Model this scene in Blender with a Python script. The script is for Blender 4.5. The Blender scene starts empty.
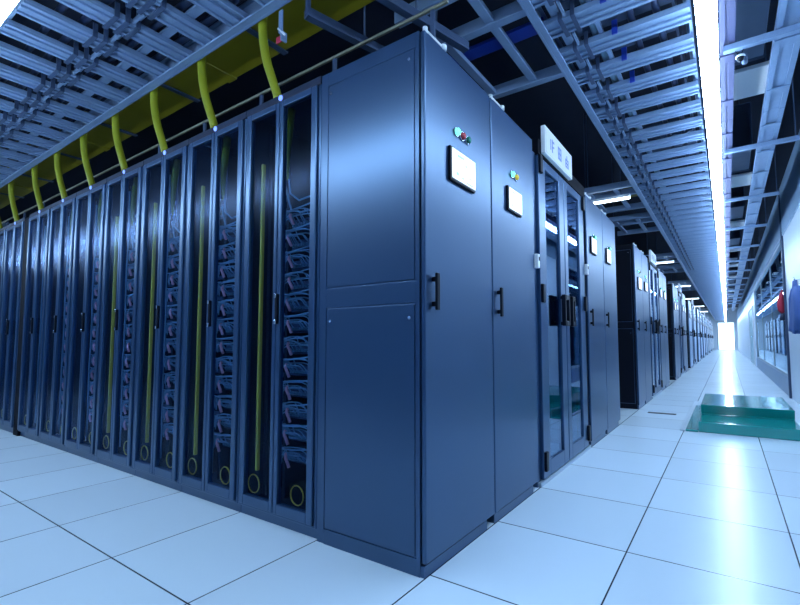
import bpy, bmesh, math, random
from mathutils import Vector, Matrix
random.seed(11)
PI = math.pi
SC = bpy.context.scene
COL = SC.collection
SC.view_settings.view_transform = 'Standard'
SC.view_settings.look = 'None'
SC.view_settings.gamma = 1.0
SC.view_settings.use_curve_mapping = False
SC.view_settings.exposure = 0.0

# ------------------------------------------------------------------ materials
def mat(name, base, rough=0.5, metal=0.0, spec=0.5, noise=0.0, nscale=8.0, emit=None, strength=0.0, coat=0.0, bump=0.0, ior=1.5, tint=None):
    m = bpy.data.materials.new(name)
    m.use_nodes = True
    nt = m.node_tree
    b = nt.nodes['Principled BSDF']
    b.inputs['Base Color'].default_value = (*base, 1)
    b.inputs['Roughness'].default_value = rough
    b.inputs['Metallic'].default_value = metal
    b.inputs['Specular IOR Level'].default_value = spec
    b.inputs['IOR'].default_value = ior
    if tint: b.inputs['Specular Tint'].default_value = (*tint, 1)
    b.inputs['Coat Weight'].default_value = coat
    b.inputs['Coat Roughness'].default_value = 0.12
    if emit:
        b.inputs['Emission Color'].default_value = (*emit, 1)
        b.inputs['Emission Strength'].default_value = strength
    tc = nt.nodes.new('ShaderNodeTexCoord')
    n = nt.nodes.new('ShaderNodeTexNoise')
    n.inputs['Scale'].default_value = nscale
    n.inputs['Detail'].default_value = 4
    nt.links.new(tc.outputs['Object'], n.inputs['Vector'])
    if noise:
        r = nt.nodes.new('ShaderNodeMapRange')
        r.inputs['To Min'].default_value = max(0.02, rough - noise)
        r.inputs['To Max'].default_value = min(1, rough + noise)
        nt.links.new(n.outputs['Fac'], r.inputs['Value'])
        nt.links.new(r.outputs['Result'], b.inputs['Roughness'])
    if bump:
        bp = nt.nodes.new('ShaderNodeBump')
        bp.inputs['Strength'].default_value = bump
        bp.inputs['Distance'].default_value = 0.01
        nt.links.new(n.outputs['Fac'], bp.inputs['Height'])
        nt.links.new(bp.outputs['Normal'], b.inputs['Normal'])
    return m

def glass_mat(name, tint, base_ref, rough=0.01, gloss=(1, 1, 1), ior=1.5):
    """thin pane: transparent tint under a fresnel reflection"""
    m = bpy.data.materials.new(name)
    m.use_nodes = True
    nt = m.node_tree
    nt.nodes.remove(nt.nodes['Principled BSDF'])
    out = nt.nodes['Material Output']
    tr = nt.nodes.new('ShaderNodeBsdfTransparent'); tr.inputs['Color'].default_value = (*tint, 1)
    gl = nt.nodes.new('ShaderNodeBsdfGlossy'); gl.inputs['Roughness'].default_value = rough
    gl.inputs['Color'].default_value = (*gloss, 1)
    fr = nt.nodes.new('ShaderNodeFresnel')
    ge = nt.nodes.new('ShaderNodeNewGeometry')      # a thin pane reflects the same from both sides
    mr = nt.nodes.new('ShaderNodeMapRange'); mr.inputs['To Min'].default_value = ior; mr.inputs['To Max'].default_value = 1.0/ior
    nt.links.new(ge.outputs['Backfacing'], mr.inputs['Value']); nt.links.new(mr.outputs['Result'], fr.inputs['IOR'])
    ad = nt.nodes.new('ShaderNodeMath'); ad.operation = 'MULTIPLY_ADD'; ad.use_clamp = True
    ad.inputs[1].default_value = 1.0 - base_ref; ad.inputs[2].default_value = base_ref
    mx = nt.nodes.new('ShaderNodeMixShader')
    nt.links.new(fr.outputs[0], ad.inputs[0]); nt.links.new(ad.outputs[0], mx.inputs[0])
    nt.links.new(tr.outputs[0], mx.inputs[1]); nt.links.new(gl.outputs[0], mx.inputs[2])
    nt.links.new(mx.outputs[0], out.inputs['Surface'])
    return m

def floor_mat():
    m = bpy.data.materials.new('raised_floor_tiles')
    m.use_nodes = True
    nt = m.node_tree; L = nt.links
    b = nt.nodes['Principled BSDF']
    tc = nt.nodes.new('ShaderNodeTexCoord')
    sp = nt.nodes.new('ShaderNodeSeparateXYZ'); L.new(tc.outputs['Object'], sp.inputs[0])
    def seam(sock, off):
        a = nt.nodes.new('ShaderNodeMath'); a.operation = 'ADD'; a.inputs[1].default_value = 60.0 - off; L.new(sock, a.inputs[0])
        d = nt.nodes.new('ShaderNodeMath'); d.operation = 'DIVIDE'; d.inputs[1].default_value = 0.6; L.new(a.outputs[0], d.inputs[0])
        f = nt.nodes.new('ShaderNodeMath'); f.operation = 'FRACT'; L.new(d.outputs[0], f.inputs[0])
        p = nt.nodes.new('ShaderNodeMath'); p.operation = 'PINGPONG'; p.inputs[1].default_value = 0.5; L.new(f.outputs[0], p.inputs[0])
        r = nt.nodes.new('ShaderNodeMapRange'); r.inputs['From Min'].default_value = 0.0035; r.inputs['From Max'].default_value = 0.0065
        L.new(p.outputs[0], r.inputs['Value'])
        fl = nt.nodes.new('ShaderNodeMath'); fl.operation = 'FLOOR'; L.new(d.outputs[0], fl.inputs[0])
        return r.outputs['Result'], fl.outputs[0]
    sx, ix = seam(sp.outputs['X'], -0.006)
    sy, iy = seam(sp.outputs['Y'], 0.038)
    mn = nt.nodes.new('ShaderNodeMath'); mn.operation = 'MINIMUM'; L.new(sx, mn.inputs[0]); L.new(sy, mn.inputs[1])
    cb = nt.nodes.new('ShaderNodeCombineXYZ'); L.new(ix, cb.inputs[0]); L.new(iy, cb.inputs[1])
    wn = nt.nodes.new('ShaderNodeTexWhiteNoise'); L.new(cb.outputs[0], wn.inputs['Vector'])
    tone = nt.nodes.new('ShaderNodeMapRange'); tone.inputs['To Min'].default_value = 0.92; tone.inputs['To Max'].default_value = 1.0
    L.new(wn.outputs['Value'], tone.inputs['Value'])
    ns = nt.nodes.new('ShaderNodeTexNoise'); ns.inputs['Scale'].default_value = 3.0; ns.inputs['Detail'].default_value = 5
    L.new(tc.outputs['Object'], ns.inputs['Vector'])
    rr = nt.nodes.new('ShaderNodeMapRange'); rr.inputs['To Min'].default_value = 0.25; rr.inputs['To Max'].default_value = 0.28
    L.new(ns.outputs['Fac'], rr.inputs['Value']); L.new(rr.outputs[0], b.inputs['Roughness'])
    c = nt.nodes.new('ShaderNodeVectorMath'); c.operation = 'SCALE'; c.inputs[0].default_value = (0.70, 0.82, 0.90); L.new(tone.outputs[0], c.inputs['Scale'])
    mx = nt.nodes.new('ShaderNodeMix'); mx.data_type = 'RGBA'
    L.new(mn.outputs[0], mx.inputs['Factor']); mx.inputs['A'].default_value = (0.02, 0.03, 0.05, 1); L.new(c.outputs[0], mx.inputs['B'])
    L.new(mx.outputs['Result'], b.inputs['Base Color'])
    b.inputs['Specular IOR Level'].default_value = 0.5
    return m

M = {}
M['floor'] = floor_mat()
M['panel'] = mat('steel_blue_panel', (0.008, 0.025, 0.066), 0.32, 0.0, spec=1.0, noise=0.02, nscale=40, ior=1.78, tint=(0.42, 0.66, 1.0))
M['shadepanel'] = mat('shade_toned_side_panel', (0.003, 0.005, 0.012), 0.5, 0.0, spec=0.15, noise=0.03, nscale=40)  # near-black tone paints the shade on cabinet sides facing the module gaps
M['frame'] = mat('rack_frame_paint', (0.010, 0.030, 0.076), 0.30, 0.0, spec=1.0, noise=0.02, nscale=40, ior=1.78, tint=(0.42, 0.66, 1.0))
M['header'] = mat('tray_shade_header', (0.006, 0.014, 0.04), 0.45, 0.0, spec=0.4, noise=0.03, nscale=40)  # shade of the tray over the rack tops is put into this colour
M['dark'] = mat('dark_rack_interior', (0.012, 0.018, 0.035), 0.6, 0.0, noise=0.1)
M['seam'] = mat('black_gap', (0.003, 0.004, 0.009), 0.7, spec=0.1, noise=0.1)
M['black'] = mat('black_plastic', (0.004, 0.006, 0.013), 0.4, spec=0.2, noise=0.1)
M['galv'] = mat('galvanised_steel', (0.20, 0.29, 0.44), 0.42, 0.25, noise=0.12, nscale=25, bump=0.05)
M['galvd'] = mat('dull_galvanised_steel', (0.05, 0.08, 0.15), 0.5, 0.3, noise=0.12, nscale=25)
M['chrome'] = mat('bright_metal', (0.75, 0.8, 0.88), 0.2, 1.0, noise=0.05)
M['white'] = mat('white_paint', (0.8, 0.83, 0.86), 0.45, noise=0.08)
M['wall'] = mat('white_wall_panel', (0.66, 0.74, 0.82), 0.35, noise=0.06, nscale=4)
M['fascia'] = mat('grey_blue_fascia', (0.22, 0.33, 0.47), 0.4, noise=0.06, nscale=4)
M['pale'] = mat('pale_blue_panel', (0.16, 0.29, 0.48), 0.3, spec=0.8, noise=0.04)
M['skirt'] = mat('blue_grey_skirting', (0.14, 0.24, 0.38), 0.35, noise=0.06)
M['ceil'] = mat('dark_ceiling_void', (0.012, 0.018, 0.04), 0.9, noise=0.05)
M['yellow'] = mat('yellow_duct_plastic', (0.23, 0.19, 0.008), 0.45, noise=0.08)
M['ytube'] = mat('yellow_green_tube', (0.27, 0.28, 0.008), 0.45, noise=0.08, bump=0.1, nscale=60)
M['ystrip'] = mat('yellow_cable_channel', (0.80, 0.50, 0.05), 0.45, noise=0.08)
M['tan'] = mat('tan_copper_bar', (0.20, 0.19, 0.13), 0.45, 0.2, noise=0.08)
M['cable'] = mat('pale_grey_cable', (0.22, 0.36, 0.46), 0.5, noise=0.1)
M['bcable'] = mat('dark_blue_cable', (0.012, 0.022, 0.06), 0.5, noise=0.1)
M['vblue'] = mat('vivid_blue_band', (0.008, 0.035, 0.30), 0.45, noise=0.08)
M['pink'] = mat('pink_patch_lead', (0.95, 0.40, 0.45), 0.4, noise=0.08)
M['port'] = mat('port_panel', (0.07, 0.10, 0.17), 0.45, 0.3, noise=0.1)
M['green'] = mat('glossy_green_step', (0.006, 0.28, 0.255), 0.12, 0.0, spec=0.7, noise=0.05, nscale=6, bump=0.12, coat=0.4)
M['trim'] = mat('grey_edge_strip', (0.38, 0.46, 0.52), 0.4, 0.3, noise=0.08)
M['red'] = mat('red_fabric', (0.45, 0.02, 0.05), 0.7, noise=0.1, bump=0.3, nscale=30)
M['coat'] = mat('blue_coat_fabric', (0.06, 0.12, 0.34), 0.8, noise=0.1, bump=0.4, nscale=30)
M['teal'] = mat('pale_teal_door', (0.24, 0.42, 0.46), 0.3, noise=0.06)
M['duct'] = mat('grey_duct_metal', (0.10, 0.15, 0.24), 0.5, 0.2, noise=0.1)
M['purple'] = mat('violet_grey_channel', (0.05, 0.055, 0.13), 0.5, 0.2, noise=0.08)
LC = (0.50, 0.72, 1.0)
M['lamp'] = mat('lit_lamp', (0.8, 0.8, 0.8), 0.5, emit=LC, strength=50.0)
M['gaplamp'] = mat('lit_gap_lamp', (0.8, 0.8, 0.8), 0.5, emit=(0.75, 0.9, 1.0), strength=6.0)
M['endglow'] = mat('lit_frosted_glass', (0.8, 0.85, 0.9), 0.5, emit=(0.62, 0.83, 1.0), strength=2.2)
M['screen'] = mat('lit_screen', (0.6, 0.65, 0.7), 0.2, emit=(0.75, 0.88, 1.0), strength=0.85)
M['scrmark'] = mat('screen_graphics', (0.3, 0.5, 0.7), 0.3, emit=(0.35, 0.58, 0.8), strength=0.4)
M['ledg'] = mat('lit_green_button', (0.02, 0.5, 0.3), 0.2, emit=(0.2, 1.0, 0.6), strength=1.6)
M['ledgd'] = mat('green_button', (0.01, 0.18, 0.12), 0.25)
M['ledr'] = mat('red_button', (0.45, 0.03, 0.05), 0.25)
M['ledy'] = mat('amber_button', (0.75, 0.5, 0.03), 0.25, emit=(1.0, 0.6, 0.05), strength=0.2)
M['ledb'] = mat('lit_blue_indicator', (0.1, 0.2, 0.8), 0.3, emit=(0.25, 0.4, 1.0), strength=1.2)
M['glyph'] = mat('sign_lettering', (0.22, 0.28, 0.52), 0.5)
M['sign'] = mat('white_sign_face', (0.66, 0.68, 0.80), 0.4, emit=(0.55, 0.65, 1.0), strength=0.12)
M['rackglass'] = glass_mat('tinted_rack_glass', (0.70, 0.82, 0.94), 0.0, 0.22, (0.55, 0.7, 1.0), 1.12)
M['doorglass'] = glass_mat('mirror_film_glass', (0.42, 0.55, 0.70), 0.16, 0.01, (0.62, 0.80, 1.0), 1.5)
M['winglass'] = glass_mat('clear_window_glass', (0.62, 0.75, 0.85), 0.08, 0.015, (0.75, 0.9, 1.0), 1.6)

# ------------------------------------------------------------------ mesh helpers
class MB:
    def __init__(s): s.bm = bmesh.new()
    def box(s, x0, x1, y0, y1, z0, z1):
        vs = [s.bm.verts.new(p) for p in ((x0,y0,z0),(x1,y0,z0),(x1,y1,z0),(x0,y1,z0),(x0,y0,z1),(x1,y0,z1),(x1,y1,z1),(x0,y1,z1))]
        for f in ((0,3,2,1),(4,5,6,7),(0,1,5,4),(1,2,6,5),(2,3,7,6),(3,0,4,7)): s.bm.faces.new([vs[i] for i in f])
        return s
    def tube(s, pts, r, n=8, caps=True):
        pts = [Vector(p) for p in pts]; rings = []
        up = None
        for i, p in enumerate(pts):
            t = (pts[min(i+1, len(pts)-1)] - pts[max(i-1, 0)]).normalized()
            if up is None:
                up = Vector((0,0,1)) if abs(t.z) < 0.9 else Vector((1,0,0))
            a = t.cross(up)
            if a.length < 1e-4: a = t.cross(Vector((0,1,0)))
            a.normalize(); b = a.cross(t).normalized(); up = b
            rr = r[i] if isinstance(r, (list, tuple)) else r
            rings.append([s.bm.verts.new(p + a*math.cos(2*PI*k/n)*rr + b*math.sin(2*PI*k/n)*rr) for k in range(n)])
        for A, B in zip(rings, rings[1:]):
            for k in range(n):
                f = s.bm.faces.new((A[k], A[(k+1)%n], B[(k+1)%n], B[k])); f.smooth = True
        if caps:
            s.bm.faces.new(list(reversed(rings[0]))); s.bm.faces.new(rings[-1])
        return s
    def ring(s, c, R, r, axis='y', n=20, m=6):
        c = Vector(c); rings = []
        for i in range(n):
            a = 2*PI*i/n
            if axis == 'y': d = Vector((math.cos(a), 0, math.sin(a))); w = Vector((0,1,0))
            elif axis == 'x': d = Vector((0, math.cos(a), math.sin(a))); w = Vector((1,0,0))
            else: d = Vector((math.cos(a), math.sin(a), 0)); w = Vector((0,0,1))
            rings.append([s.bm.verts.new(c + d*(R + r*math.cos(2*PI*k/m)) + w*r*math.sin(2*PI*k/m)) for k in range(m)])
        for i in range(n):
            A, B = rings[i], rings[(i+1)%n]
            for k in range(m):
                f = s.bm.faces.new((A[k], A[(k+1)%m], B[(k+1)%m], B[k])); f.smooth = True
        return s
    def prism(s, prof, x0, x1):
        """profile in (y,z) extruded along x"""
        A = [s.bm.verts.new((x0, y, z)) for y, z in prof]; B = [s.bm.verts.new((x1, y, z)) for y, z in prof]
        n = len(prof)
        for k in range(n): s.bm.faces.new((A[k], A[(k+1)%n], B[(k+1)%n], B[k]))
        s.bm.faces.new(list(reversed(A))); s.bm.faces.new(B)
        return s
    def build(s, name, m, parent=None, bevel=0.0, seg=2):
        bmesh.ops.recalc_face_normals(s.bm, faces=s.bm.faces)
        me = bpy.data.meshes.new(name); s.bm.to_mesh(me); s.bm.free()
        me.materials.append(M[m])
        o = bpy.data.objects.new(name, me); COL.objects.link(o)
        if parent: o.parent = parent
        if bevel:
            b = o.modifiers.new('edge', 'BEVEL'); b.width = bevel; b.segments = seg; b.limit_method = 'ANGLE'
        return o

WORDS = ['first','second','third','fourth','fifth','sixth','seventh','eighth','ninth','tenth','eleventh','twelfth','thirteenth','fourteenth','fifteenth',
         'sixteenth','seventeenth','eighteenth','nineteenth','twentieth','twenty-first','twenty-second','twenty-third','twenty-fourth','twenty-fifth',
         'twenty-sixth','twenty-seventh','twenty-eighth','twenty-ninth','thirtieth','thirty-first','thirty-second']
def tag(o, label, cat, group=None, kind=None):
    if label: o['label'] = label
    if cat: o['category'] = cat
    if group: o['group'] = group
    if kind: o['kind'] = kind
    return o
def thing(name, label, cat, loc=(0,0,0), rz=0.0, group=None):
    o = bpy.data.objects.new(name, None); COL.objects.link(o); o.empty_display_size = 0.1
    o.location = loc; o.rotation_euler = (0, 0, rz)
    return tag(o, label, cat, group)
def copy_tree(o, parent=None):
    c = o.copy(); COL.objects.link(c)
    if parent: c.parent = parent
    for ch in list(o.children): copy_tree(ch, c)
    return c
def place(proto, used, loc, rz, label, group=None):
    """first call uses the prototype itself, later calls copy it with all its parts"""
    o = copy_tree(proto) if used.get(proto.name) else proto
    used[proto.name] = True
    o.location = loc; o.rotation_euler = (0, 0, rz); o['label'] = label
    if group: o['group'] = group
    return o
used = {}

# ------------------------------------------------------------------ setting
YE = 45.0           # far end of the long aisle
def struct(name, mb, m, bevel=0): return tag(mb.build(name, m, None, bevel), None, None, kind='structure')
struct('floor', MB().box(-13, 5.0, -3.2, YE + 0.2, -0.05, 0), 'floor')
struct('ceiling', MB().box(-13, 5.0, -3.2, YE + 0.2, 3.7, 3.8), 'ceil')
struct('wall_front', MB().box(-13, 5.0, -3.3, -3.2, 0, 3.7), 'fascia')
struct('wall_left', MB().box(-13.1, -13, -3.2, YE + 0.2, 0, 3.7), 'fascia')
struct('wall_back', MB().box(-13, 0.30, YE, YE + 0.1, 0, 3.7).box(1.60, 5.0, YE, YE + 0.1, 0, 3.7).box(0.30, 1.60, YE, YE + 0.1, 2.45, 3.7), 'wall')
d = struct('door_1', MB().box(0.36, 1.54, YE + 0.02, YE + 0.06, 0.03, 2.39), 'endglow')
MB().box(0.30, 0.36, YE - 0.02, YE + 0.08, 0, 2.45).box(1.54, 1.60, YE - 0.02, YE + 0.08, 0, 2.45).box(0.36, 1.54, YE - 0.02, YE + 0.08, 2.39, 2.45).build('door_frame', 'trim', d)
# partition along the long aisle: solid panels, a long window, a teal door
WX = 1.78
struct('wall_right', MB().box(WX, WX + 0.08, -3.2, 7.15, 0, 2.50)
       .box(WX, WX + 0.08, 16.2, 17.0, 0, 2.48).box(WX, WX + 0.08, 20.0, YE, 0, 2.50).box(WX, WX + 0.08, 17.0, 20.0, 2.05, 2.48), 'wall', 0.004)
struct('trim_1', MB().box(WX - 0.015, WX + 0.09, -3.2, YE, 2.50, 3.25), 'fascia', 0.004)
struct('trim_2', MB().box(WX - 0.03, WX + 0.05, 7.15, 7.23, 0.0, 3.25), 'galvd', 0.006)
struct('baseboard_right', MB().box(WX - 0.01, WX + 0.07, 7.23, 16.2, 0, 0.30), 'skirt', 0.004)
w = struct('window_1', MB().box(WX + 0.03, WX + 0.036, 7.23, 16.2, 0.34, 2.46), 'winglass')
fr = MB().box(WX, WX + 0.07, 7.23, 16.2, 0.30, 0.34).box(WX, WX + 0.07, 7.23, 16.2, 2.46, 2.50).box(WX, WX + 0.07, 16.14, 16.2, 0.34, 2.46)
for yy in (10.2, 13.2): fr.box(WX + 0.02, WX + 0.05, yy - 0.012, yy + 0.012, 0.34, 2.46)
fr.build('window_frame', 'trim', w)
d = struct('door_2', MB().box(WX - 0.02, WX + 0.04, 17.06, 19.94, 0.02, 1.99), 'teal', 0.004)
MB().box(WX - 0.04, WX + 0.06, 17.0, 17.06, 0, 2.05).box(WX - 0.04, WX + 0.06, 19.94, 20.0, 0, 2.05).box(WX - 0.04, WX + 0.06, 17.06, 19.94, 1.99, 2.05).build('door_frame', 'white', d, 0.004)
MB().tube([(WX - 0.02, 17.3, 1.0), (WX - 0.07, 17.3, 1.0), (WX - 0.07, 17.45, 1.0)], 0.012).build('door_handle', 'chrome', d)
struct('wall_far_side', MB().box(4.9, 5.0, -3.2, YE, 0, 3.7), 'wall')

# ------------------------------------------------------------------ glass-door racks of the rack aisle
RH = 2.175
def make_rack(strip=True):
    t = thing('server_rack', '', 'server rack', group='glass-door server racks in a row')
    MB().box(-0.298, 0.298, 0.02, 1.19, 0, 0.05).build('plinth', 'frame', t)
    b = MB().box(-0.298, -0.28, 0.035, 1.19, 0.05, RH).box(0.28, 0.298, 0.035, 1.19, 0.05, RH).box(-0.28, 0.28, 1.17, 1.19, 0.05, RH)
    b.box(-0.28, 0.28, 0.05, 1.17, RH - 0.02, RH).box(-0.28, 0.28, 0.05, 1.17, 0.05, 0.07)
    b.build('cabinet_body', 'dark', t)
    fr = MB().box(-0.298, -0.28, 0.0, 0.035, 0.05, 2.136).box(0.28, 0.298, 0.0, 0.035, 0.05, 2.136).box(-0.28, 0.28, 0.0, 0.035, 0.05, 0.062)
    fr.build('front_frame', 'frame', t, 0.004)
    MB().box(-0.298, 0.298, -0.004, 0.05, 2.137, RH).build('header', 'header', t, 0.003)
    for s in (-1, 1):
        o, i = (s*0.278, s*0.003)
        x0, x1 = min(o, i), max(o, i)
        wo, wi = 0.038, 0.026
        a0 = x0 + (wo if s < 0 else wi); a1 = x1 - (wi if s < 0 else wo)
        dm = MB().box(x0, a0, -0.012, 0.018, 0.066, 2.132).box(a1, x1, -0.012, 0.018, 0.066, 2.132)
        dm.box(a0, a1, -0.012, 0.018, 0.066, 0.115).box(a0, a1, -0.012, 0.018, 2.100, 2.132)
        dr = dm.build('door', 'frame', t, 0.004)
        MB().box(a0, a1, 0.002, 0.007, 0.115, 2.100).build('glass_pane', 'rackglass', dr)
        if s > 0:
            MB().box(0.010, 0.026, -0.028, -0.012, 0.985, 1.135).build('handle', 'black', dr, 0.004)
            for z in (0.985, 1.115): MB().box(0.012, 0.024, -0.033, -0.027, z, z + 0.02).build('handle_bolt', 'chrome', dr, 0.002)
    MB().ring((0.0, -0.006, 2.155), 0.010, 0.005, 'y', 12, 6).tube([(0, 0.0, 2.155), (0, -0.010, 2.155)], 0.010, 12).build('indicator_lamp', 'ledb', t)
    if strip: MB().box(-0.198, -0.183, 0.026, 0.046, 0.23, 1.86).build('cable_channel', 'ystrip', t, 0.004)
    MB().box(-0.26, -0.235, 0.12, 0.16, 0.07, 2.12).box(0.235, 0.26, 0.12, 0.16, 0.07, 2.12).box(-0.125, -0.105, 0.14, 0.17, 0.07, 2.12).build('mounting_rail', 'dark', t)
    MB().tube([(-0.058 + 0.006*math.sin(k*1.7), 0.062, 0.14 + k*0.19) for k in range(11)], 0.006, 6).build('vertical_cable', 'cable', t)
    for x in (-0.215, 0.125):
        MB().ring((x, 0.034, 0.16), 0.046, 0.0035, 'y', 22, 6).build('fibre_loop', 'ystrip', t)
    MB().tube([(-0.05, 0.10, 2.155), (-0.055, 0.09, 2.02), (-0.06, 0.085, 1.9), (-0.045, 0.08, 1.76)], [0.022, 0.021, 0.016, 0.008], 8).build('fibre_tail', 'ytube', t)
    MB().tube([(-0.05, 0.09, 1.80), (-0.02, 0.08, 1.68), (0.05, 0.08, 1.63), (0.15, 0.10, 1.65)], 0.005, 6).tube([(-0.07, 0.09, 1.72), (-0.01, 0.08, 1.59), (0.07, 0.08, 1.565), (0.15, 0.1, 1.575)], 0.006, 6).build('cable_sag', 'cable', t)
    v = MB()
    for k in range(26): v.box(-0.232, -0.13, 0.155, 0.16, 0.25 + k*0.065, 0.275 + k*0.065)
    v.build('blanking_plate', 'port', t)
    return t
def make_server(var):
    rnd = random.Random(var)
    t = thing('server_unit', '', 'server unit')
    MB().box(-0.02, 0.225, 0.15, 0.65, 0.0, 0.055).build('chassis', 'dark', t, 0.003)
    fp = MB().box(-0.015, 0.232, 0.142, 0.150, 0.002, 0.053)
    fp.build('port_panel', 'port', t)
    pl = MB()
    for k in range(10): pl.box(0.0 + k*0.022, 0.012 + k*0.022, 0.128, 0.142, 0.014, 0.030)
    pl.build('plug', 'cable', t)
    c = MB()
    for k in range(11):
        px = 0.006 + k*0.022; z0 = 0.022
        zt = 0.062 + rnd.uniform(-0.012, 0.03); yy = 0.07 + rnd.uniform(0, 0.04)
        ex = 0.0 + rnd.uniform(-0.01, 0.02)
        pts = [(px, 0.13, z0), (px, yy + 0.02, z0 + 0.004), (px - 0.002, yy, z0 + 0.03), (px*0.8 + ex*0.2 , yy, zt), (px*0.45 + ex*0.5, yy - 0.01, zt + 0.004 + rnd.uniform(-.006,.006)), (ex, 0.075, zt - 0.006), (ex - 0.006, 0.075, zt - 0.045)]
        # smooth once
        sm = [pts[0]]
        for a, b in zip(pts, pts[1:]):
            sm.append(tuple(a[i]*0.75 + b[i]*0.25 for i in range(3))); sm.append(tuple(a[i]*0.25 + b[i]*0.75 for i in range(3)))
        sm.append(pts[-1])
        c.tube(sm, 0.0032, 5, False)
    z = 0.085 + rnd.uniform(-.006, .006)
    c.tube([(-0.03, 0.07, z + .004), (0.05, 0.068, z - 0.004), (0.13, 0.068, z + 0.002), (0.235, 0.075, z + 0.016)], 0.004, 5, False)
    c.build('cable_bundle', 'cable', t)
    q = rnd.uniform(0, 0.02)
    MB().tube([(0.035 + q, 0.075, 0.062), (0.05 + q, 0.06, 0.045), (0.068 + q, 0.058, 0.022), (0.078 + q, 0.06, 0.0)], 0.0075, 6).build('patch_lead', 'pink', t)
    return t
rackp = make_rack(); rack_plain = make_rack(False)
servers = [make_server(k) for k in range(3)]
rack_x = [-0.9 - 0.6*k for k in range(7)] + [-5.24 - 0.6*k for k in range(4)]
for i, x in enumerate(rack_x):
    lab = 'tall glass-door server rack right beside the blank metal side panel' if i == 0 else 'glass-door server rack, %s in the row counted from the blank metal panel' % WORDS[i]
    place(rackp if i < 4 else rack_plain, used, (x, 0, 0), 0, lab)
    if i < 6:
        for k in range(12):
            place(servers[(k*2 + i) % 3], used, (x - 0.062, 0.0, 0.27 + 0.112*(11 - k)), 0,
                  'cabled server unit, %s from top, inside %s glass-door rack from blank panel' % (WORDS[k], WORDS[i]), 'cabled server units inside the racks')
tag(MB().box(-4.938, -4.80, -0.002, 0.9, 0, RH - 0.02).build('gap_shade_sheet', 'seam'), 'narrow black sheet standing in for shade in the gap between glass-door racks', 'shade sheet')  # added black sheet, paints the darkness inside the open rack gap

# ------------------------------------------------------------------ end cabinets of the modules (front faces the long aisle)
def make_cabinet(side_panels, lights, scr, sm='panel', fm='panel'):
    """width along local x (0..0.6), front at local y=0 facing -y, depth to +y"""
    W = 0.6; D = 0.598
    t = thing('control_cabinet', '', 'cabinet')
    MB().box(0.004, W - 0.004, 0.026, D, 0.045, RH - 0.004).build('cabinet_body', fm, t, 0.004)
    MB().box(0.004, W - 0.075, 0.008, D, 0, 0.043).build('plinth', 'frame', t)
    dr = MB().box(0.005, W - 0.004, 0.0, 0.022, 0.05, RH - 0.006).build('door', fm, t, 0.005)
    hd = MB().box(0.045, 0.068, -0.03, -0.018, 1.02, 1.17).box(0.048, 0.065, -0.02, 0.0, 1.035, 1.055).box(0.048, 0.065, -0.02, 0.0, 1.135, 1.155)
    hd.build('handle', 'black', dr, 0.004)
    x0, x1, z0, z1 = scr
    s = MB().box(x0, x1, -0.014, 0.0, z0, z1).build('screen', 'black', t, 0.004)
    MB().box(x0 + 0.012, x1 - 0.006, -0.017, -0.013, z0 + 0.012, z1 - 0.008).build('display', 'screen', s)
    w = x1 - x0; h = z1 - z0
    for a, b, c_, d_ in ((.25,.5,.78,.84),(.55,.62,.6,.66),(.2,.3,.22,.3),(.42,.47,.18,.24),(.7,.8,.3,.33),(.6,.85,.12,.15)):
        MB().box(x0 + a*w, x0 + b*w, -0.0185, -0.0165, z0 + c_*h, z0 + d_*h).build('icon', 'scrmark', s)
    for lx, lm in lights:
        L = MB().tube([(lx, 0.0, 1.835), (lx, -0.006, 1.835)], 0.021, 16).build('lamp_bezel', 'chrome', t)
        MB().tube([(lx, -0.005, 1.835), (lx, -0.016, 1.835), (lx, -0.02, 1.835)], [0.016, 0.015, 0.008], 16).build('lamp_lens', lm, L)
    hg = MB().tube([(0.03, 0.008, RH + 0.004), (0.15, 0.008, RH + 0.004)], 0.006, 10)
    hg.tube([(0.02, 0.008, RH - 0.012), (0.02, 0.008, RH + 0.014)], 0.011, 12).tube([(0.155, 0.008, RH - 0.010), (0.155, 0.008, RH + 0.012)], 0.017, 12)
    hg.build('top_hinge', 'white', t)
    if side_panels:
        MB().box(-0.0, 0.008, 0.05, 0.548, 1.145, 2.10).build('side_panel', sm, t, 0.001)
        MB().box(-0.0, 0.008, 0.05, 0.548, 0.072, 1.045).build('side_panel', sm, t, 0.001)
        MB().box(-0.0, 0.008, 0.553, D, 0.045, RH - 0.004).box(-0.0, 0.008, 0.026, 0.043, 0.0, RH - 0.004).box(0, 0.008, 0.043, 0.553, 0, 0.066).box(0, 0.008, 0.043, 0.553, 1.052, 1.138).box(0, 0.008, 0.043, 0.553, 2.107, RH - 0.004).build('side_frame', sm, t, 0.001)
        for sy_, sz_ in ((0.075, 2.065), (0.535, 2.065), (0.075, 0.99), (0.525, 0.99)):
            MB().tube([(0.0, sy_, sz_), (-0.003, sy_, sz_)], 0.007, 12).build('screw', 'chrome', t)
    return t
cab_a = make_cabinet(True, ((0.25, 'ledg'), (0.30, 'ledr'), (0.35, 'ledgd')), (0.178, 0.405, 1.595, 1.748))
cab_d = make_cabinet(True, ((0.25, 'ledg'), (0.30, 'ledr'), (0.35, 'ledgd')), (0.185, 0.435, 1.585, 1.755), 'shadepanel')
cab_b = make_cabinet(False, ((0.26, 'ledg'), (0.315, 'ledy')), (0.18, 0.372, 1.612, 1.75))
cab_c = make_cabinet(False, ((0.22, 'ledgd'), (0.27, 'ledg')), (0.11, 0.29, 1.67, 1.82))
cab_e = make_cabinet(True, ((0.25, 'ledgd'),), (0.2, 0.4, 1.6, 1.75), 'shadepanel', 'pale')
cab_f = make_cabinet(False, ((0.25, 'ledgd'),), (0.2, 0.4, 1.6, 1.75), 'shadepanel', 'pale')
R90 = PI/2

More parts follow.
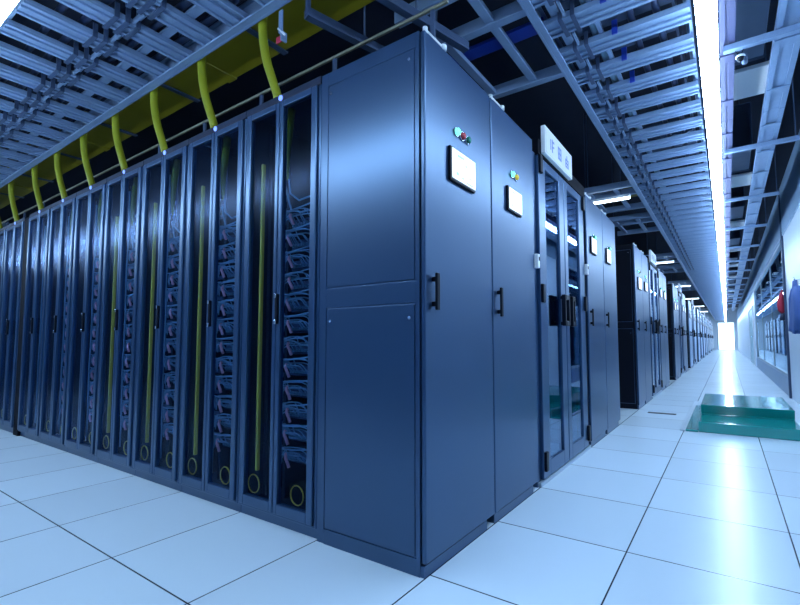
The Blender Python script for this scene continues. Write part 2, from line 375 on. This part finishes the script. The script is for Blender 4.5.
def make_leaf(hside):
    """glass door leaf, width along local x 0..0.53; hside = side (0/1) carrying the hinges"""
    W = 0.53
    t = thing('glass_door', '', 'door')
    a0, a1 = (0.13, W - 0.11) if hside == 0 else (0.08, W - 0.14)
    f = MB().box(0.003, a0, 0, 0.04, 0.03, 2.11).box(a1, W - 0.003, 0, 0.04, 0.03, 2.11).box(a0, a1, 0, 0.04, 0.03, 0.13).box(a0, a1, 0, 0.04, 2.05, 2.11)
    f.build('door_frame', 'frame', t, 0.004)
    MB().box(a0, a1, 0.012, 0.018, 0.13, 2.05).build('glass_pane', 'doorglass', t)
    hx = 0.0 if hside == 0 else W - 0.05
    for z in (0.14, 1.20, 2.05):
        MB().box(hx + 0.004, hx + 0.046, -0.02, 0.0, z - 0.06, z + 0.06).build('hinge', 'black', t, 0.005)
    c = W - 0.115 if hside == 0 else 0.04
    # D-shaped pull: flat plate ring
    h = MB(); z0, z1 = 1.0, 1.22; hw = 0.055 if hside == 0 else 0.034
    h.box(c - hw, c - hw + 0.022, -0.05, -0.02, z0, z1).box(c + hw - 0.022, c + hw, -0.05, -0.02, z0, z1)
    h.box(c - hw + 0.022, c + hw - 0.022, -0.05, -0.02, z0, z0 + 0.035).box(c - hw + 0.022, c + hw - 0.022, -0.05, -0.02, z1 - 0.035, z1)
    h.box(c - 0.02, c + 0.02, -0.02, 0.0, z0 + 0.005, z0 + 0.03).box(c - 0.02, c + 0.02, -0.02, 0.0, z1 - 0.03, z1 - 0.005)
    h.build('handle', 'black', t, 0.006)
    return t
leaf_l, leaf_r = make_leaf(0), make_leaf(1)

def make_header():
    t = thing('door_header', '', 'door header')
    MB().box(1.30, 2.42, 0.0, 0.10, 2.12, 2.22).build('panel', 'seam', t, 0.004)
    MB().box(2.365, 2.435, 0.02, 0.10, 0.0, 2.12).build('post', 'seam', t)
    MB().box(1.225, 1.285, 0.02, 0.10, 0.0, 2.12).build('post', 'frame', t)
    MB().box(1.24, 2.42, 0.0, 0.10, 0.0, 0.025).build('threshold', 'trim', t)
    return t
header = make_header()
def make_sign():
    t = thing('door_sign', '', 'sign')
    MB().box(1.33, 1.93, -0.033, -0.002, 2.145, 2.335).build('sign_board', 'white', t, 0.004)
    MB().box(1.342, 1.918, -0.036, -0.032, 2.156, 2.324).build('sign_face', 'sign', t)
    def strokes(cx, segs):
        g = MB()
        for a, b, c_, d_ in segs: g.box(cx + a*0.09, cx + b*0.09, -0.038, -0.0355, 2.19 + c_*0.09, 2.19 + d_*0.09)
        g.build('lettering', 'glyph', t)
    strokes(1.46, ((-.05,.1,0,1),(-.4,-.3,.1,.9),(.1,.45,.78,.92),(.1,.4,.4,.52)))
    strokes(1.62, ((-.4,-.26,0,1),(.26,.4,0,1),(-.26,.26,.86,1),(-.26,.26,.43,.57),(-.26,.26,0,.14),(-.07,.07,.14,.86)))
    strokes(1.79, ((-.4,-.28,0,.7),(.28,.4,0,.7),(-.4,.4,.58,.7),(-.28,.28,.28,.4),(-.4,.4,0,.1),(-.06,.06,.1,1)))
    return t
sign = make_sign()

MOD = [0.0, 4.85, 9.8, 14.7, 19.6, 24.5, 29.4, 34.3, 39.2]
modw = ['the corner module'] + ['the %s module from the corner' % WORDS[k] for k in range(1, 9)]
short = ['corner', 'second', 'third'] + WORDS[3:9]
for n, y0 in enumerate(MOD):
    mw = modw[n]
    if n == 0:
        la = 'steel-blue cabinet at the corner with lit screen and three round lamps'
        lb = 'steel-blue cabinet between corner cabinet and glass doors, small screen, green and amber lamps'
        lc = 'steel-blue cabinet just past the glass doors of the corner module, two small lamps'
        ld = 'steel-blue cabinet ending the corner module, before the gap with a lit lamp'
        l1 = 'framed glass door beside cabinet with amber lamp, black pull handle, corner module'
        l2 = 'framed glass door beside the black post, black pull handle, corner module'
        lh = 'dark header over the glass doors behind the white three-character sign'
        ls = 'white sign with three blue characters above the glass doors of the corner module'
    else:
        la = 'steel-blue cabinet with three lamps and dark side, opening %s' % mw
        lb = 'steel-blue cabinet with amber lamp before the glass doors of %s' % mw
        lc = 'steel-blue cabinet just past the glass doors of %s' % mw
        ld = 'steel-blue cabinet ending %s' % mw
        l1 = 'glass door beside cabinet with amber lamp in %s' % mw
        l2 = 'glass door beside black post in %s' % mw
        lh = 'dark header over the glass doors of %s' % mw
        ls = 'white sign above the glass doors of %s' % mw
    if n >= 3:
        la = 'pale blue cabinet with a dark side opening %s' % mw
        lb = 'pale blue cabinet before the glass doors of %s' % mw
        lc = 'pale blue cabinet just past the glass doors of %s' % mw
        ld = 'pale blue cabinet ending %s' % mw
        l1 = 'glass door beside pale blue cabinet in %s' % mw
    G = 'end cabinets facing the long aisle'
    if n == 0: place(cab_a, used, (0, y0, 0), R90, la, G)
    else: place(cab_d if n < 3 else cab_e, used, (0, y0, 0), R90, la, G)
    place(cab_b if n < 3 else cab_f, used, (0, y0 + 0.60, 0), R90, lb, G)
    place(cab_c if n < 3 else cab_f, used, (0, y0 + 2.45, 0), R90, lc, G)
    place(cab_c if n < 3 else cab_f, used, (0, y0 + 3.05, 0), R90, ld, G)
    place(leaf_l, used, (0, y0 + 1.29, 0), R90, l1, 'glass doors into the modules')
    place(leaf_r, used, (0, y0 + 1.825, 0), R90, l2, 'glass doors into the modules')
    place(header, used, (0, y0, 0), R90, lh, 'door headers')
    place(sign, used, (0, y0 + 0.015, -0.012), R90, ls, 'signs above the glass doors')
# rows of rack bodies behind the end cabinets of the first three modules
for n in range(3):
    for y0, yw, face in ((MOD[n], 'near', 1), (MOD[n] + 2.45, 'far', 0)):
        if n == 0 and face: continue
        for k in range(3):
            xx = -0.61 - 0.6*k
            t = thing('server_rack', 'closed rack body, %s behind the %s end cabinets of the %s module' % (WORDS[k], 'opening' if face else 'closing', short[n]), 'server rack', (xx, y0, 0), 0, 'closed rack bodies inside the modules')
            MB().box(-0.598, 0, 0.03, 1.19, 0.05, RH).build('cabinet_body', 'panel', t, 0.004)
            MB().box(-0.59, -0.008, 0.01, 0.03, 0.07, RH - 0.02).build('door', 'frame', t, 0.004)
            MB().box(-0.59, -0.01, 0.04, 1.18, 0, 0.05).build('plinth', 'seam', t)
# small wall devices by the doors
for (y, z, lab) in ((1.225, 1.395, 'small white card reader on cabinet edge beside the glass doors'), (2.40, 1.50, 'small white switch on the black post past the glass doors')):
    t = thing('card_reader', lab, 'card reader', (0, y, z), R90)
    MB().box(-0.017, 0.017, -0.02, 0.012, -0.045, 0.045).build('casing', 'white', t, 0.006)
    MB().box(-0.008, 0.008, -0.023, -0.018, 0.0, 0.025).build('display', 'black', t)

# ------------------------------------------------------------------ cable trays
TZ = 2.60
def make_tray(L=2.75, W=0.72, clips=True, ties=False, cpos=(0.325, 0.375, 0.425), rpos=(0.165, 0.315)):
    """run along local x (0..L), cross along local y (0 = rail over the racks .. W = lamp side), underside at z=0"""
    t = thing('cable_tray', '', 'cable tray')
    r = MB().box(0.002, L - 0.002, 0.0, 0.016, -0.012, 0.11).box(0.002, L - 0.002, 0.016, 0.05, -0.012, 0.0).box(0.002, L - 0.002, 0.016, 0.035, 0.10, 0.11)
    r.build('side_rail', 'galv', t, 0.002)
    MB().box(0.002, L - 0.002, W - 0.016, W, 0.034, 0.11).box(0.002, L - 0.002, W - 0.035, W - 0.016, 0.10, 0.11).build('side_rail', 'galv', t, 0.002)
    for yy, w in ((rpos[0], 0.045), (rpos[1], 0.025)):
        MB().box(0.002, L - 0.002, yy, yy + w, 0.036, 0.05).build('runner', 'galv', t)
    n = 10
    for k in range(n):
        c = 0.1375 + k*0.275
        rm = MB().box(c - 0.065, c + 0.065, 0.02, W, 0.014, 0.034)
        for q in (-0.065, -0.018, 0.047): rm.box(c + q, c + q + 0.018, 0.02, W, 0.0, 0.014)
        rm.build('rung', 'galv', t, 0.002)
        if clips:
            for yy in cpos:
                MB().box(c - 0.078, c + 0.078, yy - 0.011, yy + 0.011, -0.010, -0.004).box(c - 0.078, c - 0.070, yy - 0.011, yy + 0.011, -0.004, 0.07).box(c + 0.070, c + 0.078, yy - 0.011, yy + 0.011, -0.004, 0.07).build('clip', 'galvd', t)
            MB().box(c + 0.08, c + 0.195, cpos[0] + 0.02, cpos[0] + 0.032, 0.0, 0.014).build('tie_bar', 'galv', t)
        if ties and 3 <= k <= 6:
            MB().box(c + 0.066, c + 0.076, 0.34, 0.37, -0.004, 0.075).box(c - 0.02, c + 0.076, 0.34, 0.37, 0.035, 0.045).build('cable_tie', 'vblue', t)
    for x in (0.4, L - 0.4):
        MB().tube([(x, W - 0.008, 0.105), (x, W - 0.008, 3.7 - TZ)], 0.006, 6).build('hanger_rod', 'galvd', t)
    return t
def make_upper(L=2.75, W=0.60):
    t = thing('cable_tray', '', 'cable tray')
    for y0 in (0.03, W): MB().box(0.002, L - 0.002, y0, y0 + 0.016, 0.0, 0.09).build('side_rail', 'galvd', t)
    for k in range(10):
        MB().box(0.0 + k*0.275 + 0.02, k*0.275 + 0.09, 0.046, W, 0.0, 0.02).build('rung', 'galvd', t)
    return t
tray = make_tray(); RP = dict(cpos=(0.135, 0.20), rpos=(0.085, 0.27)); tray_ties = make_tray(ties=True, **RP); tray_two = make_tray(**RP); tray_plain = make_tray(clips=False); upper = make_upper()
# over the rack aisle: local +x -> world -x, local +y -> world -y  (rotation 180)
LY = -0.055
for k in range(5):
    p = tray if k < 3 else tray_plain
    place(p, used, (0.0965 - 2.75*k, LY, TZ), PI, 'galvanised cable tray over the glass-door racks, %s length from the blank panel' % WORDS[k], 'lower cable trays')
# over the long aisle: run along +y, rail over the cabinets at x=.21, so local y -> world +x : rotate 90 and mirror by starting far end
RX = 0.175
for k in range(16):
    p = tray_ties if k == 0 else tray_two if k < 4 else tray_plain
    # rotation -90: local x -> -y, local y -> +x
    place(p, used, (RX, -0.075 + 2.75*(k + 1), TZ), -R90, 'galvanised cable tray over the long aisle, %s length from the camera' % WORDS[k], 'lower cable trays')
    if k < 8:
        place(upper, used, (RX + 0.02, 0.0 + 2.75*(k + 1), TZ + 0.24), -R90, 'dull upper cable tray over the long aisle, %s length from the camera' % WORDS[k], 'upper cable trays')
# long cables lying in the trays
for j, (yy, m, lab) in enumerate(((0.10, 'bcable', 'dark blue power cable nearest the rack edge of the rack-aisle tray'), (0.24, 'bcable', 'dark blue power cable above the square openings of the rack-aisle tray'),
                             (0.46, 'bcable', 'dark blue power cable by the clips of the rack-aisle tray'), (0.56, 'bcable', 'dark blue power cable beside the lamp edge of the rack-aisle tray'))):
    tag(MB().tube([(0.09 - 0.5*q, LY - yy - 0.012*math.sin(q*1.3 + j), TZ + 0.05 + 0.02) for q in range(24)], 0.019, 8).build('power_cable', m), lab, 'cable', 'cables lying in the trays')
for j, (xx, m, lab) in enumerate(((0.10, 'bcable', 'dark blue power cable nearest the cabinet edge of the long-aisle tray'), (0.25, 'cable', 'pale grey cable in the middle of the long-aisle tray'),
                             (0.45, 'bcable', 'dark blue power cable by the blue ties of the long-aisle tray'), (0.57, 'bcable', 'dark blue power cable beside the lamp edge of the long-aisle tray'))):
    tag(MB().tube([(RX + xx + 0.012*math.sin(q*1.3 + j), -0.06 + 0.6*q, TZ + 0.07) for q in range(74)], 0.019, 8).build('power_cable', m), lab, 'cable', 'cables lying in the trays')

# cross ladders bridging the cabinet tops and the tray
def make_ladder():
    t = thing('cable_ladder', '', 'cable ladder')
    for y in (0.0, 0.29, 0.93): MB().box(-0.62, 0.0, y, y + 0.05, 0.0, 0.07).build('side_rail', 'galv', t, 0.003)
    for k in range(2):
        x = -0.17 - 0.295*k
        MB().box(x - 0.05, x, 0.05, 0.93, 0.012, 0.04).build('rung', 'galv', t, 0.002)
    for x in (-0.05, -0.55):
        MB().tube([(x, 0.31, 0.06), (x, 0.31, 3.7 - TZ)], 0.006, 6).build('hanger_rod', 'galvd', t)
    return t
lad = make_ladder()
for n, y in enumerate((0.36, 3.75, 5.2, 8.6, 10.2, 13.5, 15.1)):
    nm = ('ladder over the corner cabinets', 'ladder over the gap after the corner module', 'ladder over the opening cabinets of the second module', 'ladder over the closing cabinets of the second module',
          'ladder over the opening cabinets of the third module', 'ladder over the closing cabinets of the third module', 'ladder over the opening cabinets of the fourth module')[n]
    place(lad, used, (RX - 0.002, y, TZ), 0, 'galvanised cable ' + nm, 'cross ladders')
tag(MB().box(-0.42, 0.20, 0.86, 0.96, TZ + 0.07, TZ + 0.09).build('flat_cable', 'vblue', None, 0.004), 'vivid blue flat cable lying across the ladder over the corner cabinets', 'cable')

# ------------------------------------------------------------------ lamps
def make_lamp(L=1.5):
    t = thing('strip_lamp', '', 'lamp')
    MB().box(0.002, L - 0.002, -0.022, 0.022, 0.046, 0.075).build('housing', 'white', t, 0.003)
    prof = [(0.044*math.cos(a*PI/8), 0.03 + 0.018*math.sin(a*PI/8)) for a in range(16)]
    MB().prism(prof, 0.0005, L - 0.0005).build('diffuser', 'lamp', t)
    for x in (0.2, L - 0.2): MB().tube([(x, 0, 0.073), (x, 0, 1.27)], 0.004, 6).build('hanger_rod', 'galvd', t)
    return t
lamp = make_lamp()
for k in range(30):
    place(lamp, used, (0.965, -0.9 + 1.5*k, 2.42), R90, 'lit white strip lamp over the long aisle, %s of the line from the camera' % WORDS[k], 'strip lamps over the long aisle')
for k in range(6):
    place(lamp, used, (-0.05 - 1.5*k, LY - 0.915, 2.20), PI, 'lit white strip lamp over the rack aisle, %s of the line from the corner' % WORDS[k], 'strip lamps over the rack aisle')
def make_gaplamp():
    t = thing('gap_lamp', '', 'lamp')
    MB().box(-0.62, 0.0, -0.03, 0.03, 0.02, 0.05).build('housing', 'white', t, 0.003)
    MB().box(-0.615, -0.005, -0.026, 0.026, 0.0, 0.022).build('diffuser', 'gaplamp', t, 0.006)
    for x in (-0.1, -0.5): MB().tube([(x, 0, 0.048), (x, 0, 3.7 - 2.55)], 0.004, 6).build('hanger_rod', 'galvd', t)
    return t
gl = make_gaplamp()
for n in range(6):
    place(gl, used, (0.12, MOD[n] + 3.95 + (0.15 if n else 0), 2.52), 0, 'short lit lamp over the gap after the %s module' % short[n], 'lamps over the module gaps')
t = thing('junction_box', 'yellow junction box above the lit lamp after the corner module', 'junction box', (0.10, 4.2, 2.62), 0)
MB().box(-0.09, 0.06, -0.05, 0.05, 0.0, 0.10).build('box', 'yellow', t, 0.006)
MB().tube([(-0.02, 0, 0.10), (-0.02, 0, 1.08)], 0.01, 8).build('conduit', 'galvd', t)

# ------------------------------------------------------------------ lamp-side channels and the fittings over the walkway
def make_channel(w, h, m, L=3.0, rods=False, z=2.6):
    t = thing('cable_channel', '', 'cable channel')
    MB().box(0.002, L - 0.002, -w/2, w/2, 0.008, 0.016).build('base', m, t)
    for s in (-1, 1): MB().box(0.002, L - 0.002, s*w/2 - 0.008, s*w/2 + 0.008, 0.0, h).box(0.002, L - 0.002, s*w/2 - 0.016, s*w/2 + 0.016, -0.004, 0.006).build('side_rail', m, t, 0.002)
    for k in range(5):
        MB().box(0.25 + 0.6*k, 0.33 + 0.6*k, -w/2 - 0.014, w/2 + 0.014, -0.012, 0.0).build('coupler', m, t, 0.002)
    if rods:
        for x in (0.5, 2.5): MB().tube([(x, 0, 0.014), (x, 0, 3.7 - z)], 0.006, 6).build('hanger_rod', 'galvd', t)
    return t
ch1 = make_channel(0.045, 0.07, 'purple'); ch2 = make_channel(0.10, 0.09, 'galv')
for k in range(10):
    place(ch1, used, (1.055, -0.4 + 3.0*k, 2.60), R90, 'slim violet-grey cable channel beside the lamp line, %s length from the camera' % WORDS[k], 'slim channels by the lamps')
    place(ch2, used, (1.345, -0.4 + 3.0*k, 2.60), R90, 'wide bright cable channel by the partition side, %s length from the camera' % WORDS[k], 'wide channels by the partition')
strut = thing('support_strut', '', 'strut')
MB().box(0, 0.52, -0.02, 0.02, 0.0, 0.035).build('bar', 'galv', strut, 0.003)
MB().tube([(0.50, 0, 0.03), (0.50, 0, 3.7 - 2.555)], 0.006, 6).build('hanger_rod', 'galvd', strut)
MB().tube([(0.06, 0, 0.03), (0.06, 0, 3.7 - 2.555)], 0.006, 6).build('hanger_rod', 'galvd', strut)
for k in range(14):
    place(strut, used, (1.035, 1.55 + 1.66*k, 2.552), 0, 'slotted cross strut under the wide channel, %s from the camera' % WORDS[k], 'cross struts under the channels')
board = thing('ceiling_board', '', 'ceiling board')
MB().box(0, 0.30, 0, 0.45, 0, 0.03).build('board', 'white', board, 0.003)
for x in (0.05, 0.25): MB().tube([(x, 0.22, 0.03), (x, 0.22, 0.80)], 0.005, 6).build('hanger_rod', 'galvd', board)
for k in range(9):
    place(board, used, (1.075, 2.50 + 2.55*k, 2.90), 0, 'white ceiling board between the two channels, %s from the camera' % WORDS[k], 'white boards between the channels')
dct = thing('air_duct', '', 'air duct')
MB().box(0, 0.18, 0, 0.85, 0, 0.45).build('duct_body', 'duct', dct, 0.006)
for y in (0.0, 0.82): MB().box(-0.006, 0.186, y, y + 0.03, -0.006, 0.456).build('flange', 'galvd', dct)
for y in (0.2, 0.65): MB().tube([(0.09, y, 0.44), (0.09, y, 0.75)], 0.006, 6).build('hanger_rod', 'galvd', dct)
for k in range(9):
    place(dct, used, (1.11, 1.62 + 2.55*k, 2.95), 0, 'dull grey air duct piece above the channels, %s from the camera' % WORDS[k], 'duct pieces above the channels')
t = thing('security_camera', 'small dome security camera hanging under the first cross strut', 'security camera', (1.115, 1.565, 2.552))
t.scale = (0.75, 0.75, 0.75)
for x in (-0.03, 0.02): MB().tube([(x, 0, 0.0), (0.0, 0, -0.05)], 0.004, 8).build('bracket', 'black', t)
MB().tube([(0, 0, -0.045), (0, 0, -0.055), (0, 0, -0.06)], [0.03, 0.034, 0.028], 20).build('mount', 'white', t)
MB().tube([(0.03, 0.0, -0.045), (0.03, 0.06, -0.05), (0.03, 0.10, -0.055)], [0.016, 0.022, 0.02], 16).build('camera_body', 'duct', t)
MB().tube([(0, 0, -0.06), (0, 0, -0.075), (0, 0, -0.085), (0, 0, -0.09)], [0.027, 0.024, 0.016, 0.004], 20).build('lens_dome', 'black', t)

# ------------------------------------------------------------------ yellow fibre duct above the racks
def make_fibre():
    t = thing('fibre_duct', '', 'fibre duct')
    L = 2.0
    MB().box(0.0, L, 0.0, 0.27, 0.0, 0.008).box(0, L, 0, 0.008, 0.008, 0.11).box(0, L, 0.262, 0.27, 0.008, 0.11).build('trough', 'yellow', t, 0.002)
    MB().box(0.0, L, -0.006, 0.276, 0.11, 0.118).build('lid', 'yellow', t, 0.002)
    MB().box(-0.0, 0.09, -0.008, 0.278, -0.006, 0.105).build('coupler', 'yellow', t, 0.003)
    for x in (0.6, 1.6): MB().tube([(x, 0.13, 0.116), (x, 0.13, 3.7 - 2.70)], 0.006, 6).box(x - 0.02, x + 0.02, -0.012, 0.282, -0.014, -0.006).build('hanger', 'galvd', t)
    return t
fd = make_fibre()
for k in range(6):
    place(fd, used, (-1.85 - 2.0*k, 0.005, 2.70), 0, 'yellow fibre duct above the rack tops, %s length from the corner cabinets' % WORDS[k], 'yellow fibre duct lengths')
def make_drop():
    t = thing('drop_tube', '', 'tube')
    P0 = [(-0.14, -0.02, 0.60), (-0.14, -0.055, 0.585), (-0.14, -0.055, 0.44), (-0.137, -0.05, 0.33), (-0.125, -0.035, 0.22), (-0.095, -0.02, 0.12), (-0.07, -0.008, 0.04), (-0.065, 0.0, 0.0)]
    pts = [P0[0]]
    for a, b in zip(P0, P0[1:]):
        pts.append(tuple(a[i]*.75 + b[i]*.25 for i in range(3))); pts.append(tuple(a[i]*.25 + b[i]*.75 for i in range(3)))
    pts.append(P0[-1])
    MB().tube(pts, 0.023, 12).build('hose', 'ytube', t)
    MB().tube([(-0.065, 0.002, 0.025), (-0.065, 0.002, 0.0)], 0.029, 12).build('gland', 'ytube', t)
    MB().tube([(-0.14, -0.024, 0.605), (-0.14, -0.22, 0.605)], [0.05, 0.042], 12).build('outlet_collar', 'yellow', t)
    return t
drop = make_drop()
for i, x in enumerate(rack_x):
    place(drop, used, (x, 0.03, RH), 0, 'curved yellow-green drop tube entering the %s glass-door rack from the blank panel' % WORDS[i], 'yellow drop tubes')
# bar along the rack tops
t = thing('earth_bar', 'thin tan metal bar running along the rack tops below the yellow duct', 'metal bar', (0, 0.10, RH))
MB().box(-8.0, 0.05, 0.0, 0.014, 0.155, 0.168).build('bar', 'tan', t, 0.003)
for k in range(14):
    MB().box(-0.03 - 0.6*k - 0.01, -0.03 - 0.6*k + 0.01, 0.004, 0.016, -0.004 if k else -0.006, 0.157).build('bracket', 'galvd', t)
# raking supports under the duct by the corner
arm = thing('support_bracket', '', 'bracket')
MB().box(-0.022, 0.022, -0.03, 0.66, 0.0, 0.012).box(-0.022, -0.012, -0.03, 0.66, 0.012, 0.045).box(0.012, 0.022, -0.03, 0.66, 0.012, 0.045).build('bar', 'galvd', arm, 0.002)
MB().box(-0.012, 0.012, -0.03, -0.01, 0.0, 0.20).build('foot_bracket', 'galvd', arm, 0.003)
for y in (0.305,): MB().tube([(0, y, 0.03), (0, y, 3.7 - 2.50)], 0.006, 6).build('hanger_rod', 'galvd', arm)
for x, lab in ((-0.69, 'galvanised support bracket crossing under the yellow duct beside the last drop tube'), (-0.34, 'galvanised support bracket crossing above the blank side panel')):
    place(arm, used, (x, 0.01, 2.50), -0.27, lab, 'raking supports by the corner')
t = thing('hanger_bracket', 'small white-tipped bracket with red tag under the tray rail near the corner', 'bracket', (-0.86, LY + 0.012, 2.588))
MB().box(-0.015, 0.015, -0.004, 0.004, -0.12, 0.0).box(0.0, 0.012, -0.004, 0.03, -0.16, -0.11).build('plate', 'galv', t, 0.002)
MB().tube([(-0.02, 0, -0.09), (0.03, 0.0, -0.14)], 0.006, 8).build('bolt', 'white', t)
MB().box(-0.045, 0.0, 0.005, 0.012, -0.16, -0.125).build('tag', 'red', t, 0.003)

# ------------------------------------------------------------------ green two-step platform on the aisle floor
t = thing('step_platform', 'glossy green two-step platform lying across the long aisle floor', 'step platform', (0.72, 3.62, 0))
H1, H2 = 0.10, 0.20
prof = [(0.0, 0.0), (0.0, H1), (0.57, H1), (0.53, H2), (1.70, H2), (1.78, 0.0)]
MB().prism(prof, 0.0, 0.80).build('steps', 'green', t, 0.008, 3)
MB().box(0.0, 0.78, 1.79, 2.4, 0.0, 0.02).build('landing_mat', 'green', t, 0.006)
MB().prism([(-0.02, 0.0), (-0.02, 0.02), (1.75, 0.035), (1.75, 0.0)], -0.11, -0.002).build('side_apron', 'green', t, 0.004)
MB().box(-0.16, -0.115, -0.02, 2.4, 0.0, 0.012).build('edge_strip', 'trim', t, 0.003)
tag(MB().box(0.13, 0.44, 4.60, 4.68, 0.0, 0.006).build('floor_grommet', 'black', None, 0.002), 'flat dark cable cover lying on the tiles left of the green steps', 'cable cover')

# ------------------------------------------------------------------ things hanging on the white pillar
t = thing('hanging_bag', 'small dark red cloth bag hanging on the edge of the white pillar', 'bag', (WX - 0.02, 7.22, 1.33))
MB().tube([(-0.02, 0, 0.33), (-0.035, 0, 0.28), (-0.045, 0, 0.20), (-0.05, 0.0, 0.10), (-0.045, 0, 0.02), (-0.03, 0, -0.03)], [0.010, 0.022, 0.04, 0.048, 0.042, 0.02], 14).build('pouch', 'red', t)
MB().tube([(0.03, 0, 0.34), (-0.02, 0, 0.34)], 0.008, 8).build('hook', 'chrome', t)
MB().tube([(-0.03, 0.0, -0.03), (-0.03, 0.0, -0.14)], [0.03, 0.045], 10).build('tassel', 'bcable', t)
t = thing('coat', 'blue work coat hanging from a hook on the white pillar', 'coat', (WX - 0.02, 5.35, 0.98))
bm = bmesh.new(); rings = []
for j in range(13):
    f = j/12; z = 0.62*(1 - f)
    hw = 0.05 + 0.20*min(1, f*2.2) - 0.05*max(0, f - 0.7)
    ring = []
    for k in range(28):
        a = 2*PI*k/28
        wv = 1 + 0.22*f*math.sin(5*a + 0.8*f)
        ring.append(bm.verts.new((-0.06 + 0.05*(0.5 + f)*math.cos(a)*wv*0.9, hw*math.sin(a)*wv, z + 0.02*math.sin(3*a)*f)))
    rings.append(ring)
for A, B in zip(rings, rings[1:]):
    for k in range(28):
        f_ = bm.faces.new((A[k], A[(k+1)%28], B[(k+1)%28], B[k])); f_.smooth = True
bm.faces.new(rings[0]); bm.faces.new(list(reversed(rings[-1])))
mb = MB(); mb.bm.free(); mb.bm = bm
mb.build('coat_body', 'coat', t)
for s in (-1, 1):
    MB().tube([(-0.05, s*0.10, 0.52), (-0.05, s*0.20, 0.42), (-0.055, s*0.235, 0.22), (-0.055, s*0.24, 0.02)], [0.045, 0.06, 0.055, 0.05], 12).build('sleeve', 'coat', t)
MB().tube([(0.02, 0, 0.63), (-0.06, 0, 0.63), (-0.07, 0, 0.66)], 0.008, 8).build('hook', 'chrome', t)

# ------------------------------------------------------------------ world + camera
w = bpy.data.worlds.new('room_air'); SC.world = w; w.use_nodes = True
bg = w.node_tree.nodes['Background']; bg.inputs[0].default_value = (0.35, 0.6, 1.0, 1); bg.inputs[1].default_value = 0.04
cam = bpy.data.cameras.new('camera'); co = bpy.data.objects.new('camera', cam); COL.objects.link(co)
r = Vector((0.8390015864402774, 0.5441054907824227, -0.00505498280082284)); u = Vector((0.039286134276591195, -0.05130753531436053, 0.9979098839442203)); f = Vector((-0.5427088884515338, 0.837446566486713, 0.06442290489659785))
m = Matrix((( r.x, u.x, -f.x, 0.98695), (r.y, u.y, -f.y, -1.41263), (r.z, u.z, -f.z, 0.89657), (0, 0, 0, 1)))
co.matrix_world = m
cam.sensor_width = 36.0; cam.lens = 441.524*36/800
cam.shift_x = -40.108/800; cam.shift_y = 10.077/800
cam.clip_start = 0.02; cam.clip_end = 200
SC.camera = co
SC.cycles.max_bounces = 8
SC.cycles.transparent_max_bounces = 16
SC.cycles.sample_clamp_indirect = 8.0
